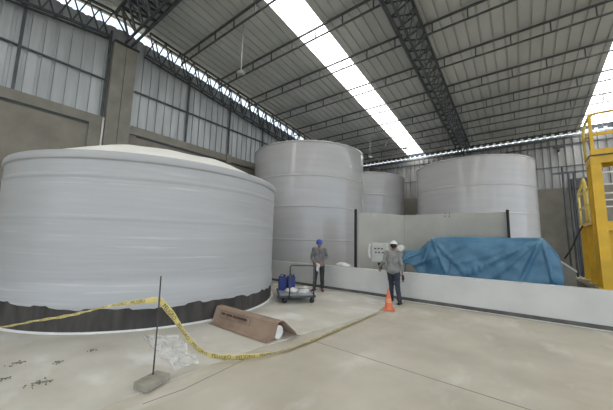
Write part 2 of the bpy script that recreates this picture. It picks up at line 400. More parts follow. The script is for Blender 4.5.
# ------------------------------------------------------------------ tanks
def tank_body(c, R, H, mt, T, seams, shoulder=.06, seg=128):
    prof = [(R, .0)]
    z = .0
    for s in seams: prof += [(R, s-.12), (R, s-.06), (R, s-.045), (R+.018, s-.02), (R+.018, s+.02), (R, s+.045), (R, s+.06), (R, s+.12)]
    prof += [(R, H-.3), (R, H-.15), (R, H-shoulder*1.3)]
    for k in range(1, 7):
        a = PI/2*k/6; prof.append((R-shoulder*(1-math.cos(a)), H-shoulder*1.3+shoulder*1.3*math.sin(a)))
    prof += [(R-shoulder-.05, H-.01), (R*.6, H+.10), (R*.2, H+.2), (.001, H+.21)]
    return MB().lathe(prof, n=seg).obj('tank_shell', mt, T, merge=True)
def tank(x, y, R, H, label, hatch=None, mt='tank2', seams=(1.7,3.25,4.72)):
    T = thing('storage_tank', label, 'tank', (x, y, .013 if y < 8 else 0))
    tank_body((0,0), R, H, mt, T, seams)
    MB().lathe([(R-.03,H-.09),(R+.03,H-.09),(R+.03,H-.02),(R-.03,H-.02)], n=128).obj('top_rim', mt, T)
    MB().lathe([(R,0),(R+.1,0),(R+.1,.08),(R,.1)], n=96).obj('base_ring', 'conc_lt', T)
    if hatch:
        hx, hy, hr = hatch
        MB().lathe([(hr,H-.1),(hr,H+.26),(hr+.05,H+.26),(hr+.05,H+.32),(.001,H+.36)], (hx,hy), 24).obj('manhole', 'dgrey', T)
    return T
tank(-9.53, 12.6, 3.10, 6.42, 'tallest looking grey round tank standing behind the squat front tank')
tank(-9.2, 18.9, 3.0, 6.2, 'grey round tank half hidden behind the tall one, dark manhole on top', (1.75,-1.75,.36))
tank(-2.17, 19.38, 3.09, 6.28, 'grey round tank standing behind the concrete partition and blue tarpaulin')
# squat front tank
R1 = 3.30; TX1, TY1 = -8.45, 3.97
T = thing('storage_tank', 'wide squat pale grey tank in front with ragged black membrane round its foot', 'tank', (TX1, TY1, .013))
random.seed(3)
def ragged(a):
    v = Vector((math.cos(a)*3, math.sin(a)*3, 0))
    d = math.degrees(a) % 360 - 360 if math.degrees(a) % 360 > 180 else math.degrees(a) % 360
    t = min(1, max(0, (-40-d)/35)) if d > -180 and d < 0 else 0
    return min(.69, .36 + .10*t + .05*noise.noise(v*1.1) + .03*noise.noise(v*5) + (.03 if noise.noise(v*1.9+Vector((5,0,0))) > .1 else 0))
NS = 360
prof = [(R1+.02, .70),(R1,.74),(R1,.9),(R1,1.8),(R1,1.93),(R1,1.96),(R1+.006,1.98),(R1+.006,2.02),(R1,2.04),(R1,2.08),(R1,2.2),(R1,2.6),(R1,2.71),(R1,2.74),(R1+.01,2.755),(R1+.01,2.80),(R1,2.82),(R1,2.86),(R1,3.0),(R1,3.06),(R1,3.085),(R1+.035,3.09),(R1+.04,3.10),(R1+.04,3.18),(R1+.035,3.205)]
for k in range(1, 8):
    a = PI/2*k/7; prof.append((R1+.035-.07*(1-math.cos(a)), 3.205+.05*math.sin(a)))
prof += [(R1-.1,3.27),(R1-.45, 3.30)]
m = MB().lathe(prof, n=NS)
vs = [( (R1+.02)*math.cos(2*PI*k/NS), (R1+.02)*math.sin(2*PI*k/NS), ragged(2*PI*k/NS)) for k in range(NS)] + [((R1+.02)*math.cos(2*PI*k/NS), (R1+.02)*math.sin(2*PI*k/NS), .70) for k in range(NS)]
m.add(vs, [(k,(k+1)%NS,NS+(k+1)%NS,NS+k) for k in range(NS)], 0, True)
m.obj('tank_shell', 'tank', T, merge=True)
MB().lathe([(R1,0),(R1,.66)], n=180).obj('membrane_skirt', 'bitumen', T)
MB().lathe([(R1,0.0),(R1+.07,0.0),(R1+.07,.018),(R1+.0,.02)], n=180).obj('base_ring', 'white2', T)
def domef(q, a, r, z):
    v = Vector((q[0]*.9, q[1]*.9, 0)); k = 1-(r/(R1-.4))**2
    return (q[0], q[1], z + .12*k*noise.noise(v*1.1) + .03*k*math.sin(a*9))
RD = R1-.16; HD = .84
MB().lathe([(RD*s, 3.26+HD*(1-s**2.1)) for s in (1,.94,.86,.76,.66,.55,.44,.33,.22,.12,.04)], n=120, fn=domef).obj('domed_cover', 'dome', T)

# ------------------------------------------------------------------ low wall, partition
LW = thing('low_wall', 'long low white painted containment wall in front of the tanks', 'wall', (-2.4, 8.55, 0)); del LW['category']; LW['kind'] = 'structure'; LW.name = 'wall_front'
MB().box(-10.5, 8.5, -.05, .17, .0, .81).obj('wall_body', 'white', LW, bevel=.008)
MB().box(-10.5, 8.5, -.075, -.05, .0, .10).obj('skirting', 'skirt', LW)
MB().box(-10.5, 8.5, -.17, -.085, .0135, .018).obj('edge_line', 'white2', LW)
P = thing('partition_wall', 'grey concrete partition between the small tank and the blue tarpaulin', 'partition', (-3, 11.5, 0))
zt = 2.80
MB().box(-.72, 2.75, 0, .15, 0, zt).obj('panel_face', 'part', P, bevel=.01)
def wedge(pa, pb, z1, th=.15):
    d = (Vector(pb)-Vector(pa)).normalized(); n_ = Vector((-d.y, d.x))*th
    q = [Vector(pa), Vector(pb), Vector(pb)+n_, Vector(pa)+n_]
    return MB().add([(v.x,v.y,0) for v in q]+[(v.x,v.y,z1) for v in q], [(3,2,1,0),(4,5,6,7),(0,1,5,4),(1,2,6,5),(2,3,7,6),(3,0,4,7)])
wedge((-1.93,-1.68),(-1.46,-1.5),zt).obj('panel_face', 'part', P)
wedge((-1.46,-1.5),(-.72,0),zt).obj('panel_face', 'part', P)
for x, y in ((-1.5,-1.5),(.8,.0),(.95,.0)): MB().tube([(x,y,zt-.12),(x,y+.03,zt-.02),(x,y+.07,zt+.04)], .018, 6).obj('lifting_hook', 'dgrey', P)
for nm, (x, y), z0, lb in (('post', (-5.06, 9.8), 2.92, 'black upright post with rounded cap at the left end of the partition'), ('post', (-.27, 11.4), 2.83, 'short black upright strip at the right end of the partition above the tarpaulin')):
    q = thing('upright_post', lb, 'post', (x, y, 0))
    MB().box(-.038,.038,-.04,.04,0,z0).obj('shaft', 'black', q)
    MB().ball((0,0,z0), (.05,.05,.035), 12, 8).obj('cap', 'black', q)

# ------------------------------------------------------------------ tarpaulin covered machine
C = thing('covered_machine', 'long machine wrapped in a creased blue tarpaulin behind the low white wall', 'machine', (-1, 9.95, 0))
hh = [(-2.16,1.34,.5,1.06),(-2.05,1.42,.52,1.0),(-1.80,1.47,.54,.98),(-1.6,1.52,.55,.75),(-1.42,1.68,.55,.3),(-1.2,1.86,.62,.2),(-.9,1.90,.66,.2),(0,1.90,.68,.2),(.8,1.89,.68,.2),(1.40,1.90,.66,.2),(1.50,1.87,.65,.2),(1.66,1.66,.62,.25),(1.78,1.45,.58,.3),(1.82,1.1,.55,.35)]
def interp(x):
    for a, b in zip(hh, hh[1:]):
        if a[0] <= x <= b[0]:
            t = (x-a[0])/(b[0]-a[0]); return [a[i]+(b[i]-a[i])*t for i in (1,2,3)]
    return list(hh[-1][1:])
def crease(x, z):
    s = 0
    for (ax, az, dx, dz, w, am) in ((1.45,1.9,-1.6,-1.0,.05,.05),(1.45,1.9,-1.2,-1.2,.05,.045),(1.45,1.9,-.5,-1.2,.045,.05),(1.45,1.9,.15,-1.1,.04,.04),(-.2,1.7,-1.6,-.75,.06,.045),(.9,1.6,-1.5,-.5,.06,.035),
                                    (-1.2,1.86,.4,-1.0,.045,.04),(-1.2,1.86,.9,-1.0,.05,.04),(-1.2,1.86,-.3,-.8,.04,.04),(-1.5,1.4,-.6,-.3,.03,.03)):
        L = math.hypot(dx,dz); ux, uz = dx/L, dz/L; px, pz = x-ax, z-az
        al = px*ux+pz*uz
        if -.05 < al < L*1.05:
            pr = px*-uz+pz*ux; s += 1.9*am*math.exp(-(pr/(w*.75))**2)*min(1, (al+.05)/.3)
    return s
def tarpf(u, v):
    x = -2.16 + 3.98*u; h, w, bt = interp(x)
    # v 0..1 : front bottom -> front top -> back top -> back bottom
    pts = [(-w-.06, bt), (-w-.02, bt+(h-bt)*.55), (-w+.02, h-.13), (-w+.12, h-.01), (0, h+.015), (w-.12, h-.01), (w, h-.15), (w+.05, bt)]
    s = v*(len(pts)-1); i = min(int(s), len(pts)-2); t = s-i
    y = pts[i][0]+(pts[i+1][0]-pts[i][0])*t; z = pts[i][1]+(pts[i+1][1]-pts[i][1])*t
    nz = noise.noise(Vector((x*2.2, z*2.2+y, 3)))*.06 + noise.noise(Vector((x*5, z*5, y*5)))*.018
    if v < .5: y -= crease(x, z)*(1 if v < .4 else .3) + nz
    else: y += nz
    z += noise.noise(Vector((x*3, y*3, 9)))*.018
    return (x, y, z)
o = MB().grid(150, 70, tarpf).obj('tarpaulin', 'tarp', C)
sd = o.modifiers.new('thick', 'SOLIDIFY'); sd.thickness = .006
MB().box(-1.35, 1.4, -.5, .5, .1, 1.75).obj('machine_body', 'dgrey', C, bevel=.03)
MB().box(-1.5, 1.7, -.52, -.4, 0, .1).box(-1.5, 1.7, .4, .52, 0, .1).obj('skid_rail', 'steel', C)
MB().tube([(-1.3,0,1.2),(-2.05,0,1.18)], .1, 14).obj('pipe_end', 'galv', C)
# round pale flange just left of the tarpaulin
q = thing('pipe_flange', 'pale round pipe flange beside the white helmet at the left tip of the tarpaulin', 'flange', (-3.22, 9.5, 0))
MB().tube([(0,.0,1.5),(0,.12,1.5)], .11, 20).obj('flange_disc', 'wplast', q)
MB().tube([(0,.12,1.5),(0,.3,1.5),(0,.35,1.4),(0,.35,0)], .05, 12).obj('pipe_run', 'galv', q)
# control panel
q = thing('control_panel', 'pale grey electrical control box on a stand behind the low wall', 'control box', (-3.83, 9.25, 0))
MB().box(-.29,.29,-.09,.09,1.0,1.66).obj('cabinet', 'panel', q, bevel=.02)
MB().box(-.26,.26,-.105,-.092,1.04,1.62).obj('door', 'panel', q, bevel=.006)
MB().tube([(-.36,-.02,1.12),(-.40,-.02,1.2),(-.41,-.02,1.35),(-.40,-.02,1.5),(-.36,-.02,1.6)], .04, 10).obj('side_handle', 'wplast', q)
for i, (x, z) in enumerate(((-.14,1.46),(-.02,1.47),(.1,1.46),(-.12,1.33),(0,1.33),(.13,1.33))):
    MB().box(x-.035, x+.035, -.112, -.104, z-.022, z+.022).obj('push_button', 'dgrey', q)
MB().box(-.04,.04,-.04,.04,0,1.0).box(-.2,.2,-.15,.15,0,.03).obj('stand', 'dgrey', q)
MB().tube([(-.02,-.12,.99),(.0,-.16,.93),(.03,-.12,.9),(.05,-.04,.86)], .03, 8).obj('cable_gland', 'black', q)
# white bundle on low wall
def blob(seed, rx, ry, rz_, amp=.25, n=24, m=14):
    mb = MB(); vs = []
    for i in range(m+1):
        t_ = PI*i/m
        for k in range(n):
            a = 2*PI*k/n; v = Vector((math.sin(t_)*math.cos(a), math.sin(t_)*math.sin(a), math.cos(t_)))
            s = 1+amp*noise.noise(v*2+Vector((seed,0,0)))+amp*.5*noise.noise(v*5+Vector((seed,3,0)))
            z = v.z*rz_*s
            if z < -rz_*.55: z = -rz_*.55
            vs.append((v.x*rx*s, v.y*ry*s, z+rz_*.55))
    mb.add(vs, [(i*n+k,(i+1)*n+k,(i+1)*n+(k+1)%n,i*n+(k+1)%n) for i in range(m) for k in range(n)], 0, True)
    return mb
tag(blob(4,.27,.1,.085).obj('cloth_bundle', 'sack', None, (-4.95,8.62,.812), merge=True), 'crumpled white bundle lying on top of the low white wall', 'bundle')

# ------------------------------------------------------------------ yellow tower
Y = thing('steel_tower', 'yellow painted steel platform tower with railings at the right edge', 'tower', (1.54, 9.33, .74))
def hcol(x, y, z0, z1, w=.25):
    f = .02
    return MB().box(x-w/2,x+w/2,y-w/2,y-w/2+f,z0,z1).box(x-w/2,x+w/2,y+w/2-f,y+w/2,z0,z1).box(x-f/2,x+f/2,y-w/2+f,y+w/2-f,z0,z1)
for x, y, w, h in ((0,0,.185,2.83),(0,.42,.16,2.83),(1.95,0,.185,2.83),(1.95,.42,.16,2.83),(.0,1.25,.15,1.42),(.0,2.3,.12,1.42),(1.0,1.25,.15,1.42),(1.0,2.3,.12,1.42)):
    hcol(x, y, .02, h+.1, w).obj('column', 'yellow', Y)
    MB().box(x-.14,x+.14,y-.13,y+.13,0,.02).obj('base_plate', 'yellow_pale', Y)
MB().box(-.09,2.15,-.1,-.03,2.83,3.0).obj('deck_beam', 'yellow', Y)
MB().box(-.09,2.15,.43,.5,2.83,3.0).obj('deck_beam', 'yellow', Y)
MB().box(-.09,-.02,-.03,.43,2.83,3.0).obj('deck_beam', 'yellow', Y)
MB().box(-.1,2.15,-.12,.52,3.0,3.03).obj('deck_plate', 'dgrey', Y)
MB().box(.095,1.86,-.06,.02,1.24,1.44).obj('cross_beam', 'yellow', Y)
MB().box(.095,1.86,.1,.13,.05,1.24).obj('infill_panel', 'yellow', Y)
for z in (2.62,2.33,2.12,1.96,1.80): MB().bar((.09,.05,z),(1.86,.05,z),.035,.03).obj('ladder_rung', 'wplast', Y)
MB().bar((.0,.62,1.45),(.0,1.1,.5),.05).obj('brace', 'yellow_pale', Y)
rt = 4.05
MB().tube([(-.08,.46,3.03),(-.08,.46,3.75),(-.07,.36,3.9),(-.02,.12,rt-.02),(.06,-.08,rt),(2.15,-.08,rt)], .03, 10).obj('guard_rail', 'yellow_pale', Y)
MB().box(-.05,2.12,-.1,-.07,3.50,3.57).obj('mid_rail', 'yellow', Y)
MB().box(-.10,-.07,-.07,.46,3.50,3.57).obj('mid_rail', 'yellow', Y)
for x in (-.03,.52,1.1,1.7,2.1): MB().box(x-.03,x+.03,-.11,-.05,3.03,rt).obj('rail_post', 'yellow', Y)
MB().box(-.08,2.15,-.135,-.12,3.03,3.16).obj('toe_board', 'yellow', Y)
# lower landing behind
MB().box(-.08,1.08,.56,2.4,1.42,1.5).obj('landing_deck', 'yellow', Y)
for y in (.66,1.35,2.3): MB().tube([(-.04,y,1.5),(-.04,y,2.4 if y != 1.35 else 2.72)], .028, 8).obj('landing_post', 'yellow_pale', Y)
MB().tube([(-.04,2.42,2.2),(-.04,2.3,2.42),(-.04,1.55,2.68),(-.04,1.35,2.72),(-.04,1.2,2.6),(-.04,1.1,2.36),(-.04,1.1,1.5)], .03, 8).obj('landing_rail', 'yellow_pale', Y)
for z in (2.36,1.96): MB().tube([(-.04,.62,z),(-.04,2.32,z)], .026, 8).obj('landing_rail', 'yellow_pale', Y)
for ch in list(COL.objects):
    if ch.parent == Y and ch.name.split('.')[0] not in ('column','base_plate'): ch.location.z = .1
tag(blob(9,.12,.28,.14).obj('cloth_bundle', 'sack', None, (1.74,11.35,2.35), merge=True), 'dirty cream cloth bundle on the lower landing behind the yellow tower column', 'bundle')
tag(MB().box(-.4,2.7,-.3,2.55,0,.74).obj('concrete_plinth', 'conc_lt', None, (1.67,9.35,0), bevel=.01), 'grey concrete plinth under the yellow steel tower', 'plinth')
q = thing('equipment_block', 'small pale block with sloping white top left of the plinth', 'block', (.88, 10.4, 0))
MB().add([(0,0,0),(.26,0,0),(.26,.6,0),(0,.6,0),(0,0,1.24),(.26,0,1.02),(.26,.6,1.02),(0,.6,1.24)], [(3,2,1,0),(4,5,6,7),(0,1,5,4),(1,2,6,5),(2,3,7,6),(3,0,4,7)]).obj('body', 'part', q)
MB().add([(-.03,-.03,1.26),(.29,-.03,1.0),(.29,.63,1.0),(-.03,.63,1.26),(-.03,-.03,1.32),(.29,-.03,1.06),(.29,.63,1.06),(-.03,.63,1.32)], [(3,2,1,0),(4,5,6,7),(0,1,5,4),(1,2,6,5),(2,3,7,6),(3,0,4,7)]).obj('sloping_lid', 'white2', q)
tag(MB().tube([(1.36,10.35,2.25),(1.22,10.35,1.95),(1.08,10.35,1.6),(.95,10.4,1.36)], .018, 8).obj('hose', 'black'), 'black hose slanting from the yellow landing down to the sloping block', 'hose')
# pipework on the back wall
q = thing('pipe_rack', 'dark grey horizontal pipe with uprights in front of the back wall, left of the tower', 'pipework', (2.3, 22.0, 0))
MB().box(-.5,1.6,-.05,.05,5.95,6.05).obj('cross_pipe', 'steel', q)
for x, zt_ in ((-.05,6.35),(.2,5.95),(.42,5.95)): MB().tube([(x,0,0),(x,0,zt_)], .05, 8).obj('upright_pipe', 'steel', q)
q = thing('fan_unit', 'dark boxy ventilator behind the yellow ladder against the back wall', 'ventilator', (3.0, 22.85, 0))
MB().box(-.35,.75,-.2,.3,5.1,5.75).obj('housing', 'dgrey', q, bevel=.04)
MB().box(-.3,-.22,-.1,.2,0,5.1).box(.6,.68,-.1,.2,0,5.1).obj('stand', 'steel', q)
tag(MB().box(-.28,.28,-.06,.06,-.06,.06).box(-.05,.05,-.05,.44,-.2,-.06).obj('wall_lamp', 'dgrey', None, (2.3,23.15,7.92)), 'small dark lamp fixture high on the right of the back wall', 'lamp')

# ------------------------------------------------------------------ people
def hand(m, w, d, nrm, side, curl=.35, s=1.):
    """w wrist, d finger direction, nrm palm normal, side = thumb side vector"""
    w = Vector(w); d = Vector(d).normalized(); nrm = Vector(nrm); nrm = (nrm-d*nrm.dot(d)).normalized(); sd = Vector(side); sd = (sd-d*sd.dot(d)-nrm*sd.dot(nrm)).normalized()
    for k in range(4):
        off = sd*(.030-.020*k)*s
        m.cap(w+off*.6, w+d*.085*s+off, .015*s, .0115*s, 8)
    for k, L in enumerate((.070,.080,.074,.058)):
        p = w+d*.088*s+sd*(.031-.0205*k)*s; a = 0
        for seg in (.45,.32,.23):
            a += curl; dd = (d*math.cos(a)+nrm*math.sin(a)); q = p+dd*L*seg*s*1.05
            m.cap(p, q, .0092*s, .0080*s, 8); p = q
    p = w+d*.025*s+sd*.028*s; dd = (d*.6+sd*.8+nrm*.25).normalized(); q = p+dd*.042*s; m.cap(p, q, .0125*s, .0105*s, 8)
    dd = (d*.85+sd*.3+nrm*.45).normalized(); m.cap(q, q+dd*.035*s, .0105*s, .0085*s, 8)
def bake(mb, name, m, parent, voxel, smooth=4, disp=0, clip=None):
    o = mb.obj('tmp', m)
    r = o.modifiers.new('r', 'REMESH'); r.mode = 'VOXEL'; r.voxel_size = voxel; r.use_smooth_shade = True
    s = o.modifiers.new('s', 'SMOOTH'); s.iterations = smooth; s.factor = .5
    dg = bpy.context.evaluated_depsgraph_get(); dg.update()
    me = bpy.data.meshes.new_from_object(o.evaluated_get(dg)); bpy.data.objects.remove(o)
    if disp:
        for v in me.vertices:
            n = v.normal.copy(); c = v.co
            v.co = c + n*disp*(noise.noise(Vector((c.x*7, c.y*7, c.z*14))) + .5*noise.noise(c*24))
    me.materials.clear()
    for p in me.polygons: p.use_smooth = True
    return link(name, me, m, parent)
def person(name, label, loc, rotz, J, mshirt, mtrou, mhat, curlL=.35, curlR=.35):
    P = thing('person', label, 'person', loc, rotz); V = {k: Vector(v) for k, v in J.items()}
    b = MB()
    hd = V['head']; fw = (V['look']).normalized(); rt_ = fw.cross(Vector((0,0,1))).normalized(); up = rt_.cross(fw)
    Tm = Matrix((rt_, fw, up)).transposed()
    # skull, jaw, nose, ears, neck
    b.ball(hd+up*.02-fw*.01, (.076,.095,.10), 20, 14, T=Tm); b.ball(hd+fw*.03-up*.055, (.055,.06,.06), 16, 10, T=Tm)
    b.cap(hd+fw*.088+up*.015, hd+fw*.104-up*.028, .009, .014, 8)
    for s in (-1,1): b.ball(hd+rt_*s*.08-up*.005, (.014,.02,.032), 10, 8, T=Tm); b.ball(hd+fw*.07+rt_*s*.035-up*.02, (.02,.015,.02), 8, 6, T=Tm)
    b.cap(hd+fw*.082-up*.060-rt_*.016, hd+fw*.082-up*.060+rt_*.016, .008, .008, 8)
    b.cap(V['neck'], hd-up*.05-fw*.015, .058, .054)
    sh, pv = V['chest'], V['pelvis']
    b.cap(V['neck'], sh, .06, .095); b.cap(sh, pv, .105, .10)
    for s, q in ((-1,'r'),(1,'l')):
        b.cap(V['sh'+q], sh, .052, .07); b.cap(V['sh'+q], V['el'+q], .048, .036); b.cap(V['el'+q], V['wr'+q], .036, .026)
        b.cap(V['hp'+q], pv, .085, .10); b.cap(V['hp'+q], V['kn'+q], .078, .052); b.cap(V['kn'+q], V['an'+q], .05, .036)
        b.cap(V['an'+q], V['an'+q]+V['ft'+q]*.15-Vector((0,0,.03)), .035, .03)
        dd = (V['hd'+q]); hand(b, V['wr'+q], dd, V['pn'+q], V['th'+q], curlL if q == 'l' else curlR)
    bake(b, 'body', 'skin', P, .0062, 2)
    # eyes, brows, mouth
    for s in (-1,1):
        MB().ball(hd+fw*.083+rt_*s*.031+up*.018, (.013,.008,.007), 10, 6, T=Tm).obj('eye', 'eye', P)
        MB().cap(hd+fw*.088+rt_*s*.018+up*.036, hd+fw*.080+rt_*s*.046+up*.036, .004, .003, 6).obj('eyebrow', 'hair', P)
    MB().cap(hd+fw*.089-up*.058-rt_*.018, hd+fw*.089-up*.058+rt_*.018, .0035, .0035, 6).obj('mouth', 'lip', P)
    h = MB().ball(hd+up*.025-fw*.022, (.083,.09,.098), 20, 12, T=Tm); h.ball(hd-up*.04-fw*.055, (.06,.045,.05), 14, 8, T=Tm)
    bake(h, 'hair', 'hair', P, .009, 2)
    # shirt
    s_ = MB(); n_ = V['neck']
    s_.cap(n_-Vector((0,0,.035)), sh, .072, .125); s_.cap(sh+(V['shl']-sh)*.32, pv+(V['hpl']-pv)*.55+Vector((0,0,.02)), .128, .118)
    s_.cap(sh+(V['shr']-sh)*.32, pv+(V['hpr']-pv)*.55+Vector((0,0,.02)), .128, .118)
    s_.cap(pv+Vector((-.055,0,.03)), pv+Vector((.055,0,.03)), .128, .128); s_.cap(pv+Vector((-.06,0,-.04)), pv+Vector((.06,0,-.04)), .152, .152); s_.cap(pv+Vector((-.07,0,.16)), pv+Vector((.07,0,.16)), .11, .11)
    for q in 'lr':
        s_.cap(V['sh'+q], sh, .068, .10); s_.cap(V['sh'+q], V['el'+q], .066, .055)
        s_.cap(V['el'+q], V['el'+q].lerp(V['wr'+q], .86), .054, .043)
    bake(s_, 'shirt', mshirt, P, .011, 4, .014)
    t_ = MB(); t_.cap(pv-Vector((0,0,.02)), pv-Vector((0,0,.08)), .12, .12)
    for q in 'lr':
        t_.cap(V['hp'+q]+Vector((0,0,.0)), V['kn'+q], .102, .075); t_.cap(V['kn'+q], V['an'+q]+Vector((0,0,.03)), .074, .062)
    bake(t_, 'trousers', mtrou, P, .011, 4, .012)
    for q in 'lr':
        k = MB(); a = V['an'+q]; f_ = V['ft'+q].normalized(); d_ = Vector((0,0,-1)) if 'tilt'+q not in J else V['tilt'+q].normalized()
        so = a + d_*.062
        k.cap(a+Vector((0,0,.05)), a, .052, .048); k.cap(so-f_*.05, so+f_*.17, .042, .040); k.cap(a, so+f_*.08, .046, .042)
        o = bake(k, 'boot', 'black', P, .009, 3)
        for v in o.data.vertices:
            if ('tilt'+q) not in J and v.co.z < .004: v.co.z = .004
    # helmet: shell, brim, button
    H_ = MB(); c0 = hd+up*.045-fw*.008; vs = []; n = 32; m_ = 10
    for i in range(m_+1):
        t0 = PI/2*i/m_
        for k in range(n):
            a = 2*PI*k/n; v = Vector((.105*math.sin(t0)*math.cos(a), .128*math.sin(t0)*math.sin(a), .112*math.cos(t0))); vs.append(c0+Tm@v)
    H_.add(vs, [(i*n+k,(i+1)*n+k,(i+1)*n+(k+1)%n,i*n+(k+1)%n) for i in range(m_) for k in range(n)], 0, True)
    vs = []
    for r_, zz in ((1.,.0),(1.12,-.008),(1.12,-.016),(.98,-.010)):
        for k in range(n):
            a = 2*PI*k/n; ex = 1+.28*max(0, math.sin(a))**2*(r_ > 1.05)
            vs.append(c0+Tm@Vector((.105*r_*math.cos(a), .128*r_*ex*math.sin(a), zz)))
    H_.add(vs, [(i*n+k,i*n+(k+1)%n,(i+1)*n+(k+1)%n,(i+1)*n+k) for i in range(3) for k in range(n)], 0, True)
    H_.tube([c0+Tm@Vector((0, .125*math.cos(t0), .118*math.sin(t0))) for t0 in [PI*.15+PI*.7*i/10 for i in range(11)]], .012, 6)
    H_.obj('hard_hat', mhat, P, merge=True)
    return P
# figure space: front is -Y, left hand of the figure is +X
std = dict(head=(0,-.02,1.565), look=(0,-1,-.18), neck=(0,.0,1.41), chest=(0,0,1.27), pelvis=(0,0,.96),
    shl=(.175,0,1.385), shr=(-.175,0,1.385), hpl=(.095,0,.90), hpr=(-.095,0,.90))
J1 = dict(std); J1.update(look=(.05,-1,-.28), ell=(.27,.03,1.12), wrl=(.10,-.20,1.0), hdl=(-.5,-.35,-.75), pnl=(-.5,.6,-.2), thl=(0,-.7,.6),
    elr=(-.265,.02,1.10), wrr=(-.12,-.24,.95), hdr=(.3,-.45,-.8), pnr=(.5,.6,-.1), thr=(.3,-.6,.6),
    knl=(.11,-.02,.49), anl=(.12,.03,.085), ftl=(.25,-1,0), knr=(-.12,-.03,.49), anr=(-.15,.02,.085), ftr=(-.3,-1,0))
ang1 = math.radians(28)
person('person', 'worker in blue helmet, grey shirt and dark trousers standing behind the trolley', (-5.47,7.93,.012), ang1, J1, 'shirt2', 'trou', 'hatb')
J2 = dict(std); J2.update(head=(-.02,-.03,1.57), look=(.1,-1,-.25), ell=(.25,.06,1.12), wrl=(.42,-.13,.94), hdl=(.25,-.5,-.8), pnl=(-.6,0,-.3), thl=(-.2,-.9,0),
    elr=(-.235,.06,1.11), wrr=(-.25,-.02,.86), hdr=(0,-.15,-1), pnr=(.9,0,0), thr=(0,-1,0),
    knl=(.085,-.16,.49), anl=(.07,-.06,.11), ftl=(.05,-1,-.1), knr=(-.11,.0,.49), anr=(-.2,.22,.095), ftr=(-.1,-1,-.15))
J2['tiltl'] = (0,0,-1)
ang2 = math.radians(180+8)
person('person', 'worker in white helmet seen from behind walking beside the orange cone', (-2.93,7.98,.012), ang2, J2, 'shirt', 'jean', 'hatw', .4, .8)
# things held
def rot(x, y, a): return (x*math.cos(a)-y*math.sin(a), x*math.sin(a)+y*math.cos(a))
def held(loc, a, p): r = rot(p[0], p[1], a); return (loc[0]+r[0], loc[1]+r[1], loc[2]+p[2])
def ragf(u, v):
    return (.045*(u-.5)*(1.3-v*.3)*2+.012*math.sin(v*7), .02*math.sin(u*9+v*3)-.01, -.27*v+.02*math.sin(u*5))
o = MB().grid(14, 20, ragf).obj('cloth_rag', 'sack', None, held((-5.47,7.93,.012), ang1, (.0,-.31,.93))); o.rotation_euler.z = ang1
o.modifiers.new('th','SOLIDIFY').thickness = .006
tag(o, 'white rag hanging from the hands of the worker in the blue helmet', 'rag')
g = thing('work_gloves', 'dark work gloves held in the right hand of the walking worker', 'gloves', held((-2.93,7.98,.012), ang2, (-.26,-.05,.66)), ang2)
gm = MB(); gm.cap((0,0,.08),(0,0,0),.03,.038)
for k in range(4): gm.cap((0,-.03+.02*k,0),(0,-.04+.027*k,-.09+.01*abs(k-1.5)),.012,.011,8)
gm.cap((0,.03,.03),(0,.07,-.03),.014,.011,8)
bake(gm, 'glove', 'black', g, .006, 2)

# ------------------------------------------------------------------ trolley with jerrycans
ang = math.radians(47)
Tt = thing('platform_trolley', 'flat steel trolley with a raised tubular push handle in front of the worker', 'trolley', (-4.79, 6.02, .012), ang)
# local x along the long near side, y away from the camera
MB().box(-.5,.42,-.02,1.08,.17,.205).obj('deck', 'galv', Tt, bevel=.005)
MB().box(-.53,.45,-.05,-.02,.155,.21).box(-.53,.45,1.08,1.11,.155,.21).box(-.53,-.5,-.02,1.08,.155,.21).box(.42,.45,-.02,1.08,.155,.21).obj('deck_frame', 'steel', Tt)
MB().tube([(-.26,-.07,.16),(-.26,-.07,.96),(-.24,-.07,.985),(-.22,-.07,1.0),(.34,-.07,1.0),(.37,-.07,.985),(.39,-.07,.96),(.39,-.07,.1)], .021, 10).obj('push_handle', 'steel', Tt)
whl = MB().tube([(0,-.022,0),(0,.022,0)], .07, 20).tube([(0,-.026,0),(0,.026,0)], .03, 12).mesh('wheel')
first = True
for x, y in ((-.37,.05),(.37,.05),(-.37,1.0),(.37,1.0)):
    w = link('wheel', whl, 'black' if first else None, Tt, (x,y,.07)); w.rotation_euler.z = .5; first = False
    MB().box(-.015,.015,-.035,-.026,-.01,.1).box(-.015,.015,.026,.035,-.01,.1).box(-.03,.03,-.035,.035,.078,.09).obj('caster_fork', 'steel', w)
def jerry(lx, ly, rzz, label, mt='blue', s=1.):
    r = rot(lx, ly, ang); J = thing('jerrycan', label, 'jerrycan', (-4.79+r[0], 6.02+r[1], .012+.206), ang+rzz, 'jerrycans on the trolley' if mt == 'blue' else None)
    w, d, h = .115*s, .12*s, .39*s
    MB().box(-w,w,-d,d,0,h).obj('can_body', mt, J, bevel=.025*s)
    MB().tube([(-w*.55,-d*.6,h-.01),(-w*.5,-d*.5,h+.045*s),(0,d*.0,h+.055*s),(w*.2,d*.5,h+.045*s),(w*.2,d*.6,h-.01)], .014*s, 8).obj('carry_handle', mt, J)
    MB().tube([(w*.55,-d*.55,h-.01),(w*.55,-d*.55,h+.05*s)], .03*s, 14).obj('screw_cap', 'navy_cap' if mt == 'blue' else 'wplast', J)
jerry(-.12, .93, .1, 'blue plastic jerrycan on the trolley, nearer the upright tube')
jerry(-.375, .90, -.05, 'blue plastic jerrycan on the trolley, nearer the squat tank')
r = rot(-.56, .62, ang)
Jw = thing('plastic_jug', 'white plastic jug standing on the floor behind the blue jerrycans', 'jug', (-6.12, 6.87, .012), .6)
MB().box(-.12,.12,-.11,.11,0,.5).obj('can_body', 'wplast', Jw, bevel=.03)
MB().tube([(.04,-.03,.49),(.04,-.03,.56)], .035, 14).obj('screw_cap', 'wplast', Jw)
MB().tube([(-.07,.03,.49),(-.06,.03,.55),(.0,.04,.56),(.02,.04,.5)], .012, 8).obj('carry_handle', 'wplast', Jw)
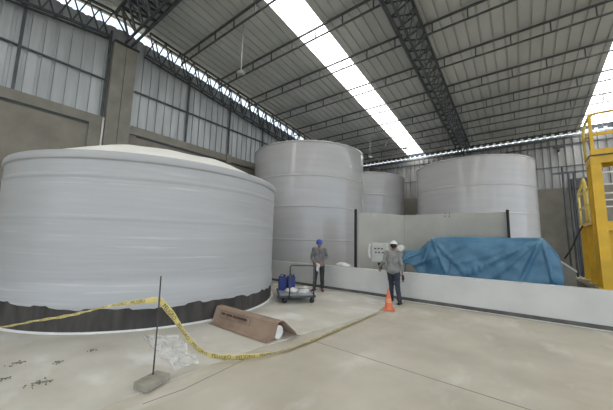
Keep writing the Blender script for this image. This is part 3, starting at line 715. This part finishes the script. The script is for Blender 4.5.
for sd, lx, ly, rr, lb in ((1,-.14,.5,(.17,.2,.07),'crumpled white sack lying on the trolley, next to the blue jerrycans'),(6,.2,.45,(.12,.2,.055),'flat crumpled white sack at the right end of the trolley')):
    r = rot(lx, ly, ang)
    tag(blob(sd, *rr, amp=.4).obj('sack', 'sack', None, (-4.79+r[0], 6.02+r[1], .012+.206), merge=True), lb, 'sack', 'sacks on the trolley')

# ------------------------------------------------------------------ cone
K = thing('traffic_cone', 'orange traffic cone holding the end of the yellow tape', 'cone', (-2.72, 7.06, .012), .5)
MB().box(-.14,.14,-.14,.14,0,.028).obj('base', 'orange', K, bevel=.012)
MB().lathe([(.105,.028),(.1,.04),(.022,.49),(.016,.5),(.0005,.5)], n=32).obj('cone_body', 'orange', K)
MB().lathe([(.0795,.17),(.0615,.275),(.0600,.275),(.078,.17)], n=32).obj('reflective_band', 'cwhite', K)

# ------------------------------------------------------------------ block, rod, tape
B = tag(MB().box(-.105,.105,-.155,.155,0,.08).obj('concrete_block', 'stone', None, (-3.442,1.67,.013), bevel=.008), 'loose rectangular concrete block on the floor holding the upright rod', 'block'); B.rotation_euler.z = math.radians(17)
tag(MB().tube([(-3.50,1.70,.094),(-3.60,1.75,.6),(-3.72,1.80,1.19)], .009, 8).obj('steel_rod', 'rust'), 'thin upright steel rod standing in the concrete block', 'rod')
# caution tape as a ribbon through points (centre, half width vector)
A0 = [((-8.4,-.15,.05),(0,0,.012)),((-7.3,.32,.16),(0,.01,.012)),((-6.36,.72,.274),(0,.01,.011)),((-5.70,.99,.43),(0,.015,.012)),((-5.08,1.24,.57),(0,.01,.016)),((-4.60,1.44,.71),(0,.02,.012)),((-4.14,1.63,.82),(0,0,.024)),((-3.68,1.765,.905),(.005,0,.034))]
A1 = [((-3.665,1.785,.90),(.015,.01,.034)),((-3.64,1.96,.68),(.034,.01,.024)),((-3.60,2.07,.50),(.036,.0,.022)),((-3.535,2.21,.29),(.036,.0,.024)),((-3.47,2.34,.16),(.030,-.005,.030)),((-3.38,2.50,.085),(.018,-.012,.036)),((-3.26,2.66,.06),(.012,-.014,.038)),((-3.10,2.85,.055),(.012,-.014,.036)),
      ((-2.99,3.15,.04),(.022,-.012,.022)),((-2.92,3.5,.03),(.032,-.010,.012)),((-2.88,3.95,.026),(.034,-.006,.008)),((-2.85,4.85,.026),(.034,-.004,.008)),((-2.81,5.8,.03),(.03,0,.014)),((-2.79,6.5,.04),(.022,0,.02)),((-2.79,6.86,.06),(.008,0,.026))]
def cat(pts, t):
    n = len(pts)-1; s = min(max(t,0),.99999)*n; i = int(s); f = s-i
    g_ = lambda k: pts[min(max(k,0),n)]
    out = []
    for c in (0,1):
        p0, p1, p2, p3 = (Vector(g_(i+k)[c]) for k in (-1,0,1,2))
        out.append(.5*((2*p1)+(p2-p0)*f+(2*p0-5*p1+4*p2-p3)*f*f+(3*p1-p0-3*p2+p3)*f**3))
    return out
def arclen(pts, N=400):
    L = [0]; p = cat(pts,0)[0]
    for k in range(1,N+1):
        q = cat(pts,k/N)[0]; L.append(L[-1]+(q-p).length); p = q
    return L
def ribbon(pts, name, label):
    W = 1.15
    def rf(u, v):
        c, w = cat(pts, u); w = w*W; k = math.sin(u*37)*.12
        return c + w*(2*v-1) + Vector((0,0,.004*math.sin(u*90+v*3)))
    o = MB().grid(240, 5, rf).obj(name, 'tape'); o.modifiers.new('th','SOLIDIFY').thickness = .0008
    tag(o, label, 'tape')
    # lettering bent along the ribbon
    L = arclen(pts); tot = L[-1]
    cu = bpy.data.curves.new('t', 'FONT'); cu.body = 'PELIGRO'; cu.size = 1; cu.resolution_u = 2
    to = bpy.data.objects.new('t', cu); COL.objects.link(to); dg = bpy.context.evaluated_depsgraph_get(); dg.update()
    tm = bpy.data.meshes.new_from_object(to.evaluated_get(dg)); bpy.data.objects.remove(to)
    x1 = max(v.co.x for v in tm.vertices); y1 = max(v.co.y for v in tm.vertices)
    bm = bmesh.new(); bm.from_mesh(tm); bmesh.ops.triangulate(bm, faces=bm.faces); 
    base = [(v.co.x/x1, v.co.y/y1) for v in bm.verts]; tris = [tuple(v.index for v in f.verts) for f in bm.faces]; bm.free()
    wl = .26; s0 = .08; k = 0
    while s0 + wl < min(tot, 9):
        m = MB(); vs = []
        for side in (1,-1):
            vv = []
            for (x, y) in base:
                s = s0 + x*wl
                # arc length to parameter
                lo = 0; hi = len(L)-1
                while hi-lo > 1:
                    md = (lo+hi)//2
                    if L[md] <= s: lo = md
                    else: hi = md
                u = (lo + (s-L[lo])/max(1e-6, L[hi]-L[lo]))/(len(L)-1)
                vy = .16+.68*y
                p = rf(u, vy); d = (cat(pts, min(1,u+.004))[0]-cat(pts, max(0,u-.004))[0]); nn = d.cross(cat(pts,u)[1]).normalized()
                vv.append(p + nn*.0022*side)
            m.add(vv, tris)
        m.obj('tape_lettering', 'ink', o); s0 += wl+.07; k += 1
    return o
ribbon(A0, 'caution_tape', 'yellow caution tape strung from the left edge across the squat tank to the rod')
ribbon(A1, 'caution_tape', 'yellow caution tape sagging from the rod to the floor and on to the cone')

# ------------------------------------------------------------------ carton with white roll
an = math.radians(2)
Cx = thing('cardboard_carton', 'long brown cardboard carton folded over a white roll in front of the squat tank', 'carton', (-4.17, 3.71, .013), 0)
Lc = .86
cs = [(-.30,.004),(-.20,.012),(-.17,.02),(-.095,.27),(-.07,.295),(.03,.295),(.06,.275),(.15,.16),(.26,.03),(.33,.012)]
def carf(u, v):
    s = v*(len(cs)-1); i = min(int(s), len(cs)-2); t_ = s-i
    y = cs[i][0]+(cs[i+1][0]-cs[i][0])*t_; z = cs[i][1]+(cs[i+1][1]-cs[i][1])*t_
    x = -Lc + 2*Lc*u
    z += .006*noise.noise(Vector((x*4,y*6,1)))*(z > .03); y += .012*noise.noise(Vector((x*2,z*4,7)))
    if y < -.17: x = x*.93
    if y > .05: x += .14*u*min(1,(y-.05)/.15)
    return (x, y, max(z,.004))
o = MB().grid(60, 46, carf, smooth=False).obj('carton_sheet', ['card','card_in'], Cx); sm_ = o.modifiers.new('th','SOLIDIFY'); sm_.thickness = .008; sm_.offset = 1; sm_.material_offset = 0
# printing on the near face
def face(x, h): # h 0..1 up the near face
    y = -.165+(.07)*h; z = .03+.235*h
    return Vector((x, y-.014, z+.004))
random.seed(5); x = -.62
while x < .1:
    w = random.uniform(.025,.05)
    if random.random() < .85:
        a, b_, c_, d_ = face(x,.62), face(x+w*.8,.62), face(x+w*.8,.80), face(x,.80)
        nb = Vector((0,-.0015,.0005)); MB().add([p+nb for p in (a,b_,c_,d_)], [(0,1,2,3)]).obj('print_mark', 'print', Cx)
        if random.random() < .6: MB().add([p+nb for p in (face(x,.5),face(x+w*.5,.5),face(x+w*.5,.56),face(x,.56))], [(0,1,2,3)]).obj('print_mark', 'print', Cx)
    x += w
m = MB(); 
for (h0, h1) in ((.90,.92),(.40,.42)): m.add([face(-.66,h0),face(.22,h0),face(.22,h1),face(-.66,h1)], [(0,1,2,3)])
m.add([face(-.66,.4),face(-.65,.4),face(-.65,.92),face(-.66,.92)], [(0,1,2,3)]); m.add([face(.21,.4),face(.22,.4),face(.22,.92),face(.21,.92)], [(0,1,2,3)])
m.obj('print_frame', 'print', Cx)
rl = tag(MB().tube([(-4.95,3.70,.125),(-3.36,3.70,.125)], .108, 28).obj('white_roll', 'roll'), 'white roll of material inside the cardboard carton', 'roll')

# ------------------------------------------------------------------ plastic film, debris
def filmf(u, v):
    a = Vector((-5.15,2.3)).lerp(Vector((-3.55,1.98)), u); b_ = Vector((-4.8,2.62)).lerp(Vector((-3.5,2.32)), u)
    p = a.lerp(b_, v); x, y = p.x+.12*noise.noise(Vector((u*4,v*4,2))), p.y+.13*noise.noise(Vector((u*4,v*4,8)))
    z = .018+.06*abs(noise.noise(Vector((u*7,v*5,1))))+.03*abs(noise.noise(Vector((u*18,v*14,4))))
    return (x, y, z)
tag(MB().grid(70, 44, filmf).obj('plastic_sheet', 'film'), 'crumpled clear plastic film on the floor behind the concrete block', 'plastic sheet')
for i, (x, y, s, lb) in enumerate(((-5.3,.80,.7,'scatter of dark dirt crumbs on the floor, farthest left and nearest the tank'),(-4.43,.87,.9,'largest scatter of dark dirt crumbs on the near floor'),(-4.85,.64,.5,'scatter of dark dirt crumbs at the left edge of the photo'),(-4.95,1.15,.5,'tiny scatter of dirt crumbs right of the other floor debris'),(-5.06,1.55,.45,'thin dark splinter of debris on the floor near the tape'))):
    random.seed(20+i); m = MB()
    for k in range(int(22*s)+5):
        a = random.random()*2*PI; r_ = random.random()**.7*.13*s; q = (x+r_*1.5*math.cos(a)*.7, y+r_*math.sin(a)*1.2, .016)
        rr = random.uniform(.004,.012)*(.6+s*.4)
        m.ball(q, (rr*random.uniform(.8,2), rr, rr*.5), 6, 4)
    m.bar((x-.04*s,y-.06*s,.022),(x+.05*s,y+.1*s,.026),.008,.006)
    tag(m.obj('floor_debris', 'dirt'), lb, 'debris', None, 'stuff')

# ------------------------------------------------------------------ light
W = bpy.data.worlds.new('w'); SC.world = W; W.use_nodes = True
bg = W.node_tree.nodes['Background']; bg.inputs['Color'].default_value = (.74,.86,1.0,1); bg.inputs['Strength'].default_value = 1.55
s = bpy.data.lights.new('sun', 'SUN'); s.energy = 4; s.angle = .01; so = bpy.data.objects.new('sun', s); COL.objects.link(so)
so.rotation_euler = Vector((-.55,.12,.8)).to_track_quat('Z','Y').to_euler()

# ------------------------------------------------------------------ camera
cam = bpy.data.cameras.new('camera'); co = bpy.data.objects.new('camera', cam); COL.objects.link(co); SC.camera = co
cam.sensor_width = 36; cam.lens = 36*278/613; cam.clip_start = .05; cam.clip_end = 400
import numpy as np
f = 278.; cx, cy = 306.5, 205.
a = np.array([520-cx, -(245-cy), -f]); a = a/np.linalg.norm(a)
b = -np.array([-60-cx, -(231-cy), -f]); b = b-a*b.dot(a); b = b/np.linalg.norm(b)
c = np.cross(b, a)
Rm = Matrix((tuple(b), tuple(a), tuple(c)))      # rows: world axes in camera space = camera-to-world rotation
co.matrix_world = Matrix.Translation((0,0,1.7)) @ Rm.to_4x4()
SC.view_settings.view_transform = 'Standard'; SC.view_settings.look = 'None'; SC.view_settings.exposure = 0.17; SC.view_settings.gamma = 1; SC.view_settings.use_curve_mapping = False
